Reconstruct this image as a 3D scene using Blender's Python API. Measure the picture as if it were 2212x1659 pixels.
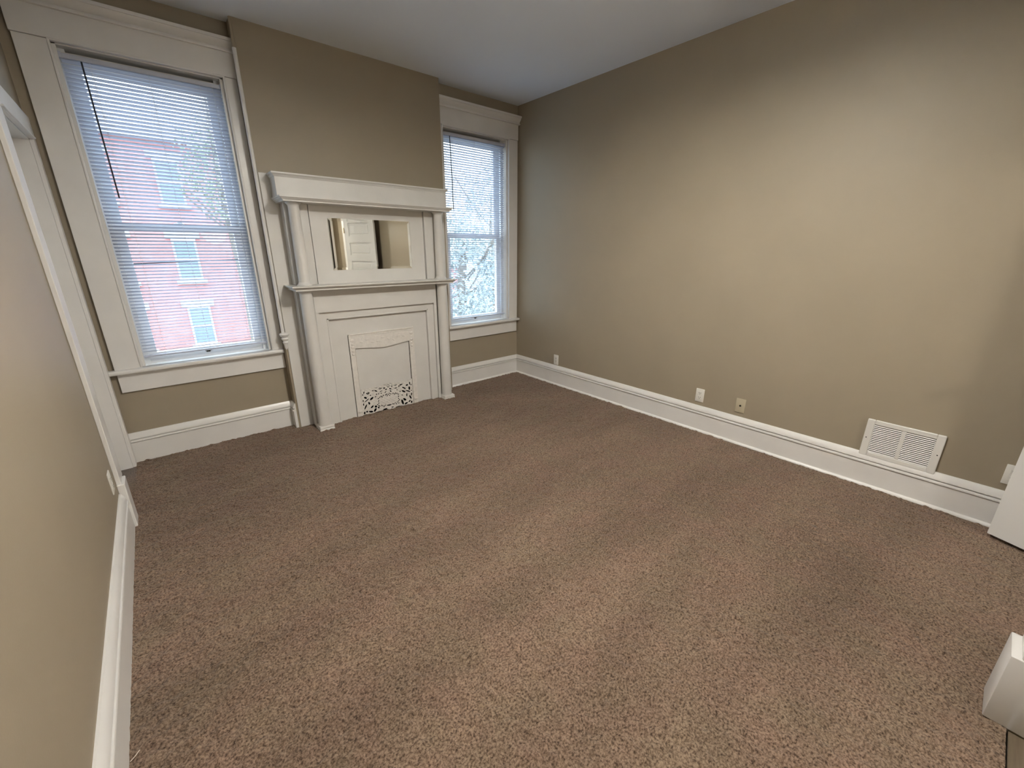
import bpy, bmesh, math, random
import numpy as np
from mathutils import Vector, Matrix

# ------------------------------------------------------------------ scene, camera, sky, exposure
for o in list(bpy.data.objects):
    bpy.data.objects.remove(o, do_unlink=True)
S = bpy.context.scene
COL = S.collection
R = math.radians

CAM = (-3.3210, -3.8091, 1.4680)
cam_d = bpy.data.cameras.new('camera')
cam_d.sensor_fit = 'HORIZONTAL'
cam_d.sensor_width = 36.0
cam_d.lens = 891.08 / 2212 * 36.0
cam_d.clip_start = 0.02
cam_d.clip_end = 300
cam = bpy.data.objects.new('camera', cam_d)
COL.objects.link(cam)
right = Vector((0.76149, -0.64818, 0.00147))
up = Vector((0.19934, 0.23634, 0.95100))
fwd = Vector((0.61676, 0.72389, -0.30918))
m = Matrix((right, up, -fwd)).transposed().to_4x4()
m.translation = Vector(CAM)
cam.matrix_world = m
S.camera = cam

S.view_settings.view_transform = 'Standard'
S.view_settings.look = 'None'
S.view_settings.gamma = 1.0
S.view_settings.use_curve_mapping = False
S.view_settings.exposure = 1.20

SKY = 2.2
w = bpy.data.worlds.new('sky')
S.world = w
w.use_nodes = True
nt = w.node_tree
nt.nodes.clear()
wo = nt.nodes.new('ShaderNodeOutputWorld')
wb = nt.nodes.new('ShaderNodeBackground')
wt = nt.nodes.new('ShaderNodeTexCoord')
ws = nt.nodes.new('ShaderNodeSeparateXYZ')
wr = nt.nodes.new('ShaderNodeValToRGB')
wr.color_ramp.elements[0].position = 0.0
wr.color_ramp.elements[0].color = (0.80, 0.90, 1.0, 1)      # overcast: brighter towards the zenith
wr.color_ramp.elements[1].position = 1.0
wr.color_ramp.elements[1].color = (1.75, 2.15, 2.6, 1)
nt.links.new(wt.outputs['Generated'], ws.inputs[0])
nt.links.new(ws.outputs['Z'], wr.inputs[0])
nt.links.new(wr.outputs[0], wb.inputs['Color'])
wb.inputs['Strength'].default_value = SKY
nt.links.new(wb.outputs[0], wo.inputs[0])

# window portals: they only guide the sampling of the sky
WIN = [(-3.485, -2.675), (-0.956, -0.146)]
for i, (a, b) in enumerate(WIN):
    L = bpy.data.lights.new('sky_portal', 'AREA')
    L.shape = 'RECTANGLE'
    L.size = b - a
    L.size_y = 1.9
    L.cycles.is_portal = True
    lo = bpy.data.objects.new('sky_portal', L)
    lo.location = ((a + b) / 2, 0.23, 1.63)
    lo.rotation_euler = (R(-90), 0, 0)
    COL.objects.link(lo)

# ------------------------------------------------------------------ materials
MATS = {}

def mat(name, col, rough=0.5, spec=0.5, bump=0.0, bscale=200.0, var=0.0, vscale=3.0, metal=0.0, detail=3):
    if name in MATS:
        return MATS[name]
    M = bpy.data.materials.new(name)
    M.use_nodes = True
    n = M.node_tree.nodes
    l = M.node_tree.links
    p = n['Principled BSDF']
    p.inputs['Base Color'].default_value = (*col, 1)
    p.inputs['Roughness'].default_value = rough
    p.inputs['Specular IOR Level'].default_value = spec
    p.inputs['Metallic'].default_value = metal
    tc = n.new('ShaderNodeTexCoord')
    if var > 0:
        nz = n.new('ShaderNodeTexNoise')
        nz.inputs['Scale'].default_value = vscale
        nz.inputs['Detail'].default_value = detail
        mr = n.new('ShaderNodeMapRange')
        mr.inputs['From Min'].default_value = 0.3
        mr.inputs['From Max'].default_value = 0.7
        mr.inputs['To Min'].default_value = 1 - var
        mr.inputs['To Max'].default_value = 1 + var
        mx = n.new('ShaderNodeVectorMath')
        mx.operation = 'SCALE'
        mx.inputs[0].default_value = col
        l.new(tc.outputs['Object'], nz.inputs['Vector'])
        l.new(nz.outputs['Fac'], mr.inputs['Value'])
        l.new(mr.outputs[0], mx.inputs['Scale'])
        l.new(mx.outputs[0], p.inputs['Base Color'])
    if bump > 0:
        nb = n.new('ShaderNodeTexNoise')
        nb.inputs['Scale'].default_value = bscale
        nb.inputs['Detail'].default_value = 2
        bp = n.new('ShaderNodeBump')
        bp.inputs['Strength'].default_value = bump
        bp.inputs['Distance'].default_value = 0.002
        l.new(tc.outputs['Object'], nb.inputs['Vector'])
        l.new(nb.outputs['Fac'], bp.inputs['Height'])
        l.new(bp.outputs[0], p.inputs['Normal'])
    MATS[name] = M
    return M

WALL = mat('tan_wall_paint', (0.294, 0.247, 0.179), 0.50, 0.35, bump=0.10, bscale=160, var=0.03, vscale=2.2)
CEIL = mat('white_ceiling_paint', (0.75, 0.80, 0.86), 0.8, 0.2, bump=0.05, bscale=120)
TRIM = mat('white_trim_paint', (0.70, 0.685, 0.655), 0.30, 0.5, bump=0.12, bscale=45, var=0.03, vscale=5)
MANT = mat('white_mantel_paint', (0.62, 0.605, 0.57), 0.38, 0.4, bump=0.15, bscale=60, var=0.03, vscale=6)
IRON = mat('white_painted_iron', (0.68, 0.65, 0.60), 0.45, 0.4, bump=0.55, bscale=70, var=0.06, vscale=40)
DOORW = mat('white_door_paint', (0.70, 0.69, 0.66), 0.4, 0.4)
SOOT = mat('black_firebox', (0.006, 0.006, 0.006), 0.9, 0.1)
PLATE = mat('white_plastic', (0.70, 0.68, 0.62), 0.35, 0.5)
IVORY = mat('ivory_plastic', (0.44, 0.385, 0.275), 0.35, 0.5)
SLOT = mat('dark_slot', (0.02, 0.018, 0.015), 0.7, 0.2)
VENT = mat('white_vent_enamel', (0.66, 0.645, 0.60), 0.4, 0.5)
DUCT = mat('dark_duct', (0.03, 0.025, 0.02), 0.8, 0.1)
SASH = mat('white_vinyl_sash', (0.72, 0.74, 0.76), 0.4, 0.4)
WAND = mat('smoky_plastic_wand', (0.035, 0.038, 0.05), 0.3, 0.5)
CORD = mat('white_cord', (0.7, 0.72, 0.74), 0.8, 0.2)
BRONZE = mat('dark_bronze', (0.06, 0.055, 0.045), 0.4, 0.5, metal=0.6)
BRICK = mat('red_brick', (0.51, 0.22, 0.205), 0.9, 0.1, var=0.12, vscale=1.5, detail=6)
STONE = mat('pale_stone', (0.55, 0.52, 0.48), 0.9, 0.1)
FARGLASS = mat('far_window_glass', (0.20, 0.25, 0.31), 0.15, 0.6)
ASPH = mat('street_asphalt', (0.16, 0.16, 0.16), 0.9, 0.1)
BARK = mat('tree_bark', (0.22, 0.19, 0.16), 0.9, 0.1, var=0.2, vscale=9)
LEAF = mat('tree_leaves', (0.34, 0.38, 0.27), 0.7, 0.2)
LEAF2 = mat('pale_leaves', (0.33, 0.37, 0.37), 0.7, 0.2)
CABLE = mat('black_cable', (0.02, 0.02, 0.025), 0.7, 0.2)
THREAD = mat('white_thread', (0.75, 0.66, 0.58), 0.8, 0.2)
BRASS = mat('brass', (0.55, 0.40, 0.16), 0.3, 0.5, metal=1.0)


def carpet_mat():
    M = bpy.data.materials.new('brown_carpet')
    M.use_nodes = True
    n = M.node_tree.nodes
    l = M.node_tree.links
    p = n['Principled BSDF']
    p.inputs['Roughness'].default_value = 0.95
    p.inputs['Specular IOR Level'].default_value = 0.08
    p.inputs['Sheen Weight'].default_value = 0.12
    p.inputs['Sheen Roughness'].default_value = 0.5
    tc = n.new('ShaderNodeTexCoord')
    # yarn speckle
    a = n.new('ShaderNodeTexNoise')
    a.inputs['Scale'].default_value = 135
    a.inputs['Detail'].default_value = 3
    a.inputs['Roughness'].default_value = 0.65
    r = n.new('ShaderNodeValToRGB')
    e = r.color_ramp.elements
    e[0].position = 0.33
    e[0].color = (0.044, 0.028, 0.019, 1)
    e[1].position = 0.62
    e[1].color = (0.225, 0.160, 0.117, 1)
    k = e.new(0.47)
    k.color = (0.140, 0.096, 0.068, 1)
    # pile lay: broad strokes left by a vacuum cleaner
    mp = n.new('ShaderNodeMapping')
    mp.inputs['Rotation'].default_value = (0, 0, R(28))
    mp.inputs['Scale'].default_value = (1.0, 3.0, 1)
    b = n.new('ShaderNodeTexNoise')
    b.inputs['Scale'].default_value = 0.95
    b.inputs['Detail'].default_value = 4
    b.inputs['Roughness'].default_value = 0.55
    mr = n.new('ShaderNodeMapRange')
    mr.inputs['From Min'].default_value = 0.35
    mr.inputs['From Max'].default_value = 0.65
    mr.inputs['To Min'].default_value = 0.87
    mr.inputs['To Max'].default_value = 1.12
    sc = n.new('ShaderNodeVectorMath')
    sc.operation = 'SCALE'
    # slow drift of hue, worn yarn going redder or greener
    c = n.new('ShaderNodeTexNoise')
    c.inputs['Scale'].default_value = 5.0
    c.inputs['Detail'].default_value = 2
    hr = n.new('ShaderNodeValToRGB')
    hr.color_ramp.elements[0].position = 0.35
    hr.color_ramp.elements[0].color = (1.03, 0.985, 0.98, 1)
    hr.color_ramp.elements[1].position = 0.65
    hr.color_ramp.elements[1].color = (0.985, 1.01, 0.965, 1)
    mu = n.new('ShaderNodeVectorMath')
    mu.operation = 'MULTIPLY'
    bp = n.new('ShaderNodeBump')
    bp.inputs['Strength'].default_value = 0.7
    bp.inputs['Distance'].default_value = 0.004
    l.new(tc.outputs['Object'], a.inputs['Vector'])
    l.new(tc.outputs['Object'], mp.inputs['Vector'])
    l.new(mp.outputs[0], b.inputs['Vector'])
    l.new(tc.outputs['Object'], c.inputs['Vector'])
    l.new(a.outputs['Fac'], r.inputs['Fac'])
    l.new(b.outputs['Fac'], mr.inputs['Value'])
    l.new(r.outputs[0], sc.inputs[0])
    l.new(mr.outputs[0], sc.inputs['Scale'])
    l.new(c.outputs['Fac'], hr.inputs['Fac'])
    l.new(sc.outputs[0], mu.inputs[0])
    l.new(hr.outputs[0], mu.inputs[1])
    l.new(mu.outputs[0], p.inputs['Base Color'])
    l.new(a.outputs['Fac'], bp.inputs['Height'])
    l.new(bp.outputs[0], p.inputs['Normal'])
    return M


def wood_mat():
    M = bpy.data.materials.new('oak_floor')
    M.use_nodes = True
    n = M.node_tree.nodes
    l = M.node_tree.links
    p = n['Principled BSDF']
    p.inputs['Roughness'].default_value = 0.35
    tc = n.new('ShaderNodeTexCoord')
    mp = n.new('ShaderNodeMapping')
    mp.inputs['Scale'].default_value = (2, 30, 2)
    a = n.new('ShaderNodeTexNoise')
    a.inputs['Scale'].default_value = 4
    a.inputs['Detail'].default_value = 5
    r = n.new('ShaderNodeValToRGB')
    r.color_ramp.elements[0].color = (0.075, 0.055, 0.036, 1)
    r.color_ramp.elements[1].color = (0.16, 0.125, 0.085, 1)
    l.new(tc.outputs['Object'], mp.inputs[0])
    l.new(mp.outputs[0], a.inputs['Vector'])
    l.new(a.outputs['Fac'], r.inputs[0])
    l.new(r.outputs[0], p.inputs['Base Color'])
    return M


def glass_mat():
    M = bpy.data.materials.new('window_glass')
    M.use_nodes = True
    n = M.node_tree.nodes
    l = M.node_tree.links
    n.remove(n['Principled BSDF'])
    t = n.new('ShaderNodeBsdfTransparent')
    t.inputs[0].default_value = (0.95, 0.98, 0.98, 1)
    g = n.new('ShaderNodeBsdfGlossy')
    g.inputs['Roughness'].default_value = 0.02
    x = n.new('ShaderNodeMixShader')
    x.inputs[0].default_value = 0.05
    l.new(t.outputs[0], x.inputs[1])
    l.new(g.outputs[0], x.inputs[2])
    l.new(x.outputs[0], n['Material Output'].inputs[0])
    return M


def slat_mat():
    M = bpy.data.materials.new('white_vinyl_slat')
    M.use_nodes = True
    n = M.node_tree.nodes
    l = M.node_tree.links
    p = n['Principled BSDF']
    p.inputs['Base Color'].default_value = (0.54, 0.57, 0.66, 1)
    p.inputs['Roughness'].default_value = 0.35
    t = n.new('ShaderNodeBsdfTranslucent')
    t.inputs[0].default_value = (0.62, 0.70, 0.88, 1)
    x = n.new('ShaderNodeMixShader')
    x.inputs[0].default_value = 0.07
    l.new(p.outputs[0], x.inputs[1])
    l.new(t.outputs[0], x.inputs[2])
    l.new(x.outputs[0], n['Material Output'].inputs[0])
    return M


def emit_mat(name, col, s):
    M = bpy.data.materials.new(name)
    M.use_nodes = True
    p = M.node_tree.nodes['Principled BSDF']
    p.inputs['Base Color'].default_value = (0.8, 0.78, 0.72, 1)
    p.inputs['Emission Color'].default_value = (*col, 1)
    p.inputs['Emission Strength'].default_value = s
    return M


CARPET = carpet_mat()
WOOD = wood_mat()
GLASS = glass_mat()
SLAT = slat_mat()
MIRROR = mat('mirror_silver', (0.86, 0.87, 0.83), 0.015, 0.5, metal=1.0)

# ------------------------------------------------------------------ helpers


def obj(name, bm, material, parent=None, smooth=False):
    me = bpy.data.meshes.new(name)
    bmesh.ops.recalc_face_normals(bm, faces=bm.faces[:])
    bm.to_mesh(me)
    bm.free()
    me.materials.append(material)
    if smooth:
        for f in me.polygons:
            f.use_smooth = True
        try:
            me.set_sharp_from_angle(angle=R(38))
        except Exception:
            pass
    o = bpy.data.objects.new(name, me)
    COL.objects.link(o)
    if parent is not None:
        o.parent = parent
    return o


def tag(o, label, cat=None, group=None, kind=None):
    o['label'] = label
    if cat:
        o['category'] = cat
    if group:
        o['group'] = group
    if kind:
        o['kind'] = kind
    return o


def thing(name, label, cat, loc=(0, 0, 0), group=None, kind=None):
    o = bpy.data.objects.new(name, None)
    o.empty_display_size = 0.1
    COL.objects.link(o)
    o.location = loc
    return tag(o, label, cat, group, kind)


OFF = [Vector((0, 0, 0))]      # location of the current parent, so parts can be given in room metres


def box(bm, x0, x1, y0, y1, z0, z1, bev=0.0, seg=1):
    x0, x1 = sorted((x0, x1))
    y0, y1 = sorted((y0, y1))
    z0, z1 = sorted((z0, z1))
    r = bmesh.ops.create_cube(bm, size=1.0)
    vs = r['verts']
    c = Vector(((x0 + x1) / 2, (y0 + y1) / 2, (z0 + z1) / 2))
    for v in vs:
        v.co = Vector((v.co.x * (x1 - x0), v.co.y * (y1 - y0), v.co.z * (z1 - z0))) + c
    if bev > 0:
        es = list({e for v in vs for e in v.link_edges})
        bmesh.ops.bevel(bm, geom=es, offset=bev, segments=seg, affect='EDGES', profile=0.5)
    return bm


def B(name, dims, material, parent=None, bev=0.0, seg=1):
    """one box, or several boxes of one part, in room metres"""
    bm = bmesh.new()
    if isinstance(dims[0], (int, float)):
        dims = [dims]
    for d in dims:
        box(bm, *d, bev=bev, seg=seg)
    if parent is not None:
        bmesh.ops.translate(bm, verts=bm.verts[:], vec=-wloc(parent))
    return obj(name, bm, material, parent, smooth=seg > 1)


def wloc(o):
    v = Vector((0, 0, 0))
    while o is not None:
        v += o.location
        o = o.parent
    return v


def sweep(name, prof, a0, a1, fn, material, parent=None, smooth=True):
    """closed profile [(d, z)] swept between a0 and a1; fn(d, z, a) gives the room point"""
    bm = bmesh.new()
    n = len(prof)
    A = [bm.verts.new(fn(d, z, a0)) for d, z in prof]
    Bv = [bm.verts.new(fn(d, z, a1)) for d, z in prof]
    for i in range(n):
        j = (i + 1) % n
        bm.faces.new((A[i], A[j], Bv[j], Bv[i]))
    bm.faces.new(A)
    bm.faces.new(Bv[::-1])
    if parent is not None:
        bmesh.ops.translate(bm, verts=bm.verts[:], vec=-wloc(parent))
    return obj(name, bm, material, parent, smooth)


def lathe(name, prof, cx, cy, material, parent=None, seg=28, a0=0, a1=360):
    bm = bmesh.new()
    full = abs(a1 - a0) >= 360
    k = seg if full else seg + 1
    rings = []
    for r, z in prof:
        ring = []
        for i in range(k):
            t = R(a0 + (a1 - a0) * i / seg)
            ring.append(bm.verts.new((cx + r * math.cos(t), cy + r * math.sin(t), z)))
        rings.append(ring)
    for p, q in zip(rings, rings[1:]):
        for i in range(k if full else k - 1):
            j = (i + 1) % k
            bm.faces.new((p[i], p[j], q[j], q[i]))
    if full:
        bm.faces.new(rings[0][::-1])
        bm.faces.new(rings[-1])
    if parent is not None:
        bmesh.ops.translate(bm, verts=bm.verts[:], vec=-wloc(parent))
    return obj(name, bm, material, parent, smooth=True)


def tube(name, pts, r, material, parent=None, seg=8):
    bm = bmesh.new()
    pts = [Vector(p) for p in pts]
    rings = []
    for i, p in enumerate(pts):
        d = (pts[min(i + 1, len(pts) - 1)] - pts[max(i - 1, 0)]).normalized()
        u = d.orthogonal().normalized() if i == 0 else (u - d * u.dot(d)).normalized()
        v = d.cross(u)
        rings.append([bm.verts.new(p + u * r * math.cos(2 * math.pi * k / seg) + v * r * math.sin(2 * math.pi * k / seg)) for k in range(seg)])
    for p, q in zip(rings, rings[1:]):
        for i in range(seg):
            j = (i + 1) % seg
            bm.faces.new((p[i], p[j], q[j], q[i]))
    bm.faces.new(rings[0][::-1])
    bm.faces.new(rings[-1])
    if parent is not None:
        bmesh.ops.translate(bm, verts=bm.verts[:], vec=-wloc(parent))
    return obj(name, bm, material, parent, smooth=True)


# ------------------------------------------------------------------ room shell
XL, H = -3.680, 2.914
YF = -4.142           # where the carpet meets the hall boards
YA = -4.75            # far side of the alcove by the right wall


def struct(o, label, cat):
    return tag(o, label, cat, kind='structure')


bx0, bx1, bd = -2.593, -1.028, 0.107     # chimney breast
zb0, zt0 = 0.655, 2.582                  # window openings


def wall_boxes(name, boxes, label, material=WALL):
    return struct(B(name, boxes, material), label, 'wall')


xs = [-3.92, WIN[0][0], WIN[0][1], WIN[1][0], WIN[1][1], 0.12]
wall_boxes('wall_back', [
    (xs[0], xs[1], 0, 0.2, -0.05, H), (xs[2], xs[3], 0, 0.2, -0.05, H), (xs[4], xs[5], 0, 0.2, -0.05, H),
    (xs[1], xs[2], 0, 0.2, -0.05, zb0), (xs[1], xs[2], 0, 0.2, zt0, H),
    (xs[3], xs[4], 0, 0.2, -0.05, zb0), (xs[3], xs[4], 0, 0.2, zt0, H)],
    'tan painted wall with two windows either side of the fireplace')
wall_boxes('wall_chimney_breast', (bx0, bx1, -bd, 0.0, -0.05, H), 'tan chimney breast standing proud between the two windows')
wall_boxes('wall_right', (0, 0.12, -6.3, 0.0, -0.05, H), 'long bare tan wall with outlets and an air vent low down')
dy0, dy1, dz = -0.83, -0.10, 2.05          # doorway in the left wall
wall_boxes('wall_left', [(XL - 0.12, XL, dy1, 0, -0.05, H), (XL - 0.12, XL, YF - 0.12, dy0, -0.05, H), (XL - 0.12, XL, dy0, dy1, dz, H)],
           'tan wall holding a white cased doorway beside the tall window')
wall_boxes('wall_front', [(XL, -3.62, YF - 0.12, YF, -0.05, H), (-3.62, -1.5, YF - 0.12, YF, 2.32, H),
                          (-1.5, -1.37, YA, YF, -0.05, H)], 'tan wall around the wide opening to the hall')
wall_boxes('wall_alcove', [(-1.5, -1.15, YA - 0.12, YA, -0.05, H), (-0.40, 0.0, YA - 0.12, YA, -0.05, H),
                           (-1.15, -0.40, YA - 0.12, YA, 2.05, H)], 'tan wall around the door at the end of the alcove')
wall_boxes('wall_hall', [(-3.92, 0.0, -6.42, -6.3, -0.05, H), (-3.92, -3.80, -6.3, YF - 0.12, -0.05, H)], 'tan hall wall beyond the openings')
struct(B('ceiling', (-3.92, 0.12, -6.42, 0.2, H, H + 0.1), CEIL), 'flat white ceiling', 'ceiling')


def carpet():
    """cut-pile carpet: a fine grid with tufts raised on it"""
    rng = np.random.default_rng(7)
    step = 0.0066
    x0, x1, y0, y1 = XL + 0.012, -0.012, YF, -0.012
    nx, ny = int((x1 - x0) / step) + 1, int((y1 - y0) / step) + 1
    X, Y = np.meshgrid(np.linspace(x0, x1, nx), np.linspace(y0, y1, ny))

    def smooth(sig):
        a = rng.standard_normal((ny, nx))
        k = np.exp(-0.5 * (np.arange(-3 * sig, 3 * sig + 1) / sig) ** 2)
        k /= k.sum()
        a = np.apply_along_axis(lambda v: np.convolve(v, k, 'same'), 0, a)
        a = np.apply_along_axis(lambda v: np.convolve(v, k, 'same'), 1, a)
        return a / a.std()
    def patch(a, b, c, d, n0):
        px, py = int((b - a) / step) + 1, int((d - c) / step) + 1
        gx, gy = np.meshgrid(np.linspace(a, b, px), np.linspace(c, d, py))
        gz_ = 0.0024 * rng.standard_normal((py, px)) * 0.8 + 0.001
        ii = np.arange(px * py).reshape(py, px) + n0
        return (np.stack([gx.ravel(), gy.ravel(), gz_.ravel()], 1),
                np.stack([ii[:-1, :-1].ravel(), ii[:-1, 1:].ravel(), ii[1:, 1:].ravel(), ii[1:, :-1].ravel()], 1))
    Z = 0.0009 * rng.standard_normal((ny, nx)) + 0.0024 * smooth(1) + 0.0008 * smooth(12) + 0.001
    v = np.stack([X.ravel(), Y.ravel(), Z.ravel()], 1)
    i = np.arange(nx * ny).reshape(ny, nx)
    f = np.stack([i[:-1, :-1].ravel(), i[:-1, 1:].ravel(), i[1:, 1:].ravel(), i[1:, :-1].ravel()], 1)
    v2, f2 = patch(-1.37, -0.012, YA, YF, len(v))      # the alcove
    v, f = np.vstack([v, v2]), np.vstack([f, f2])
    me = bpy.data.meshes.new('floor')
    base = len(v)
    extra = []
    quads = []

    def slab(ax0, ax1, ay0, ay1, z0, z1):
        b0 = base + len(extra)
        for zz in (z0, z1):
            extra.extend([(ax0, ay0, zz), (ax1, ay0, zz), (ax1, ay1, zz), (ax0, ay1, zz)])
        for q in ((0, 3, 2, 1), (4, 5, 6, 7), (0, 1, 5, 4), (1, 2, 6, 5), (2, 3, 7, 6), (3, 0, 4, 7)):
            quads.append([b0 + t for t in q])
    slab(XL, 0.0, YF, 0.0, -0.05, -0.006)
    slab(-1.37, 0.0, YA, YF, -0.05, -0.006)
    slab(XL - 0.14, XL + 0.02, dy0 - 0.01, dy1 + 0.01, -0.05, 0.001)
    v = np.vstack([v, np.array(extra)])
    f = np.vstack([f, np.array(quads)])
    me.vertices.add(len(v))
    me.vertices.foreach_set('co', v.ravel())
    me.loops.add(len(f) * 4)
    me.loops.foreach_set('vertex_index', f.ravel().astype(np.int32))
    me.polygons.add(len(f))
    me.polygons.foreach_set('loop_start', np.arange(0, len(f) * 4, 4, dtype=np.int32))
    me.update(calc_edges=True)
    me.materials.append(CARPET)
    o = bpy.data.objects.new('floor', me)
    COL.objects.link(o)
    struct(o, 'brown cut pile carpet covering the whole floor', 'carpet')


carpet()

hall = struct(B('floor_hall', (-3.92, 0.0, -6.3, YF - 0.004, -0.06, -0.022), SLOT), 'oak board floor of the hall beyond the carpet edge', 'floor')
y = YF - 0.006
first = None
while y > -6.25:
    if first is None:
        first = B('plank', (-3.60, -1.502, y - 0.056, y, -0.022, -0.006), WOOD, hall, bev=0.0015)
        y_first = y
    else:
        if y > YA - 0.12:
            p = first.copy()
            COL.objects.link(p)
            p.location.y = y - y_first
        else:
            p = B('plank', (-3.79, -0.01, y - 0.056, y, -0.022, -0.006), WOOD, hall, bev=0.0015)
    y -= 0.058

# ------------------------------------------------------------------ baseboards
BOARD = [(0.0, 0.0), (0.021, 0.0), (0.021, 0.152), (0.0, 0.152)]
CAP = [(0.0, 0.152), (0.019, 0.152), (0.027, 0.156), (0.0285, 0.163), (0.026, 0.169), (0.013, 0.1705), (0.012, 0.1775),
       (0.0235, 0.179), (0.0215, 0.190), (0.017, 0.203), (0.011, 0.214), (0.007, 0.221), (0.0, 0.221)]
SHOE = [(0.021, 0.0), (0.036, 0.0), (0.0355, 0.006), (0.033, 0.0115), (0.028, 0.0155), (0.021, 0.0175)]


def baseboard(name, runs, label, shoe=True):
    root = thing(name, label, 'baseboard', kind='structure')
    for fn, a0, a1 in runs:
        sweep('board', BOARD, a0, a1, fn, TRIM, root)
        sweep('cap_molding', CAP, a0, a1, fn, TRIM, root)
        if shoe:
            sweep('shoe_molding', SHOE, a0, a1, fn, TRIM, root)
    return root


on_right = lambda d, z, a: (-d, a, z)
on_back = lambda d, z, a: (a, -d, z)
on_left = lambda d, z, a: (XL + d, a, z)
on_breast_side = lambda d, z, a: (bx0 - d, a, z)
baseboard('baseboard_right', [(on_right, YA, 0)], 'tall white moulded baseboard along the bare right wall')
baseboard('baseboard_back_left', [(on_back, XL, bx0), (on_breast_side, -bd, 0)], 'white moulded baseboard under the window by the doorway', shoe=False)
baseboard('baseboard_back_right', [(on_back, bx1, 0.0)], 'short white moulded baseboard under the corner window')
baseboard('baseboard_left', [(on_left, YF, -0.985)], 'white moulded baseboard running up to the doorway plinth', shoe=False)

# ------------------------------------------------------------------ windows


def window(n, x0, x1, cl, cr, stool_l, stool_r, label):
    """x0, x1 opening; cl, cr outer edges of the casings"""
    wn = thing('window_%d' % n, label, 'window', ((x0 + x1) / 2, 0, 0), kind='structure')
    t = 0.024
    B('side_casing', (cl, x0 - 0.010, -t, 0, 0.672, zt0), TRIM, wn, bev=0.002)
    B('side_casing', (x1 + 0.010, cr, -t, 0, 0.672, zt0), TRIM, wn, bev=0.002)
    B('head_casing', (cl - 0.006, cr + 0.006, -t - 0.003, 0, zt0 + 0.002, 2.742), TRIM, wn, bev=0.002)
    cor = [(0.0, 2.728), (0.029, 2.728), (0.040, 2.730), (0.042, 2.736), (0.040, 2.742), (0.031, 2.744), (0.031, 2.750), (0.036, 2.756), (0.048, 2.769),
           (0.057, 2.781), (0.058, 2.787), (0.066, 2.788), (0.066, 2.806), (0.0, 2.806)]
    sweep('cornice', cor, max(cl - 0.03, XL + 0.002), min(cr + 0.022, -0.001), lambda d, z, a: (a, -d, z), TRIM, wn)
    # inner bead round the opening
    for a, b in ((x0 - 0.011, x0 + 0.001), (x1 - 0.001, x1 + 0.011)):
        B('inside_bead', (a, b, -t - 0.006, 0.0, 0.685, zt0), TRIM, wn, bev=0.003, seg=2)
    B('inside_bead', (x0 - 0.011, x1 + 0.011, -t - 0.006, 0.0, zt0 - 0.006, zt0 + 0.006), TRIM, wn, bev=0.003, seg=2)
    # jambs
    B('jamb', (x0 - 0.001, x0 + 0.018, 0.0, 0.2, zb0, zt0), TRIM, wn)
    B('jamb', (x1 - 0.018, x1 + 0.001, 0.0, 0.2, zb0, zt0), TRIM, wn)
    B('jamb', (x0, x1, 0.0, 0.2, zt0 - 0.012, zt0 + 0.001), TRIM, wn)
    B('head_stop', (x0 + 0.018, x1 - 0.018, 0.056, 0.1245, 2.496, 2.553), TRIM, wn)
    # stool, apron
    bm = bmesh.new()
    box(bm, stool_l, stool_r, -0.062, 0.0, 0.655, 0.686, bev=0.011, seg=3)
    box(bm, x0 - 0.001, x1 + 0.001, -0.02, 0.10, 0.655, 0.686)
    bmesh.ops.translate(bm, verts=bm.verts[:], vec=-wloc(wn))
    obj('stool', bm, TRIM, wn, smooth=True)
    B('sill', (x0, x1, 0.10, 0.22, 0.655, 0.676), SASH, wn)
    B('apron', (max(cl + 0.004, stool_l), min(cr - 0.004, stool_r), -0.021, 0, 0.523, 0.655), TRIM, wn, bev=0.002)
    # sashes
    a, b = x0 + 0.018, x1 - 0.018
    for nm, yy, z0, z1, rb, rt in (('lower_sash', 0.085, 0.686, 1.632, 0.072, 0.046), ('upper_sash', 0.125, 1.588, zt0 - 0.012, 0.046, 0.085)):
        sw = 0.078
        s = B(nm, [(a, a + sw, yy, yy + 0.036, z0, z1), (b - sw, b, yy, yy + 0.036, z0, z1),
                   (a + sw, b - sw, yy, yy + 0.036, z0, z0 + rb), (a + sw, b - sw, yy, yy + 0.036, z1 - rt, z1)], SASH, wn)
        bm = bmesh.new()
        box(bm, a + sw - 0.004, b - sw + 0.004, yy + 0.016, yy + 0.020, z0 + rb - 0.004, z1 - rt + 0.004)
        bmesh.ops.translate(bm, verts=bm.verts[:], vec=-wloc(wn))
        obj('pane', bm, GLASS, s)
        if nm == 'lower_sash':
            xm = (a + b) / 2 - 0.01
            B('sash_lift', [(xm - 0.022, xm + 0.022, yy - 0.010, yy, z0 + 0.040, z0 + 0.052), (xm - 0.013, xm + 0.013, yy - 0.006, yy, z0 + 0.030, z0 + 0.040)], BRONZE, s, bev=0.002)
            B('sash_lock', [(xm - 0.03, xm + 0.03, yy + 0.004, yy + 0.032, z1, z1 + 0.010), (xm - 0.008, xm + 0.022, yy + 0.008, yy + 0.026, z1 + 0.010, z1 + 0.020)], SASH, s, bev=0.003)
    for xx in (a, b - 0.03):
        B('sash_stop', (xx, xx + 0.03 if xx > a else xx + 0.03, 0.062, 0.085, 0.686, zt0 - 0.012), SASH, wn)
    return wn


window(1, WIN[0][0], WIN[0][1], -3.630, bx0 - 0.001, -3.672, bx0 - 0.001, 'tall white double hung window between the doorway and the fireplace')
window(2, WIN[1][0], WIN[1][1], bx1 + 0.001, -0.020, bx1 + 0.001, -0.002, 'tall white double hung window in the corner by the bare wall')


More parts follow.
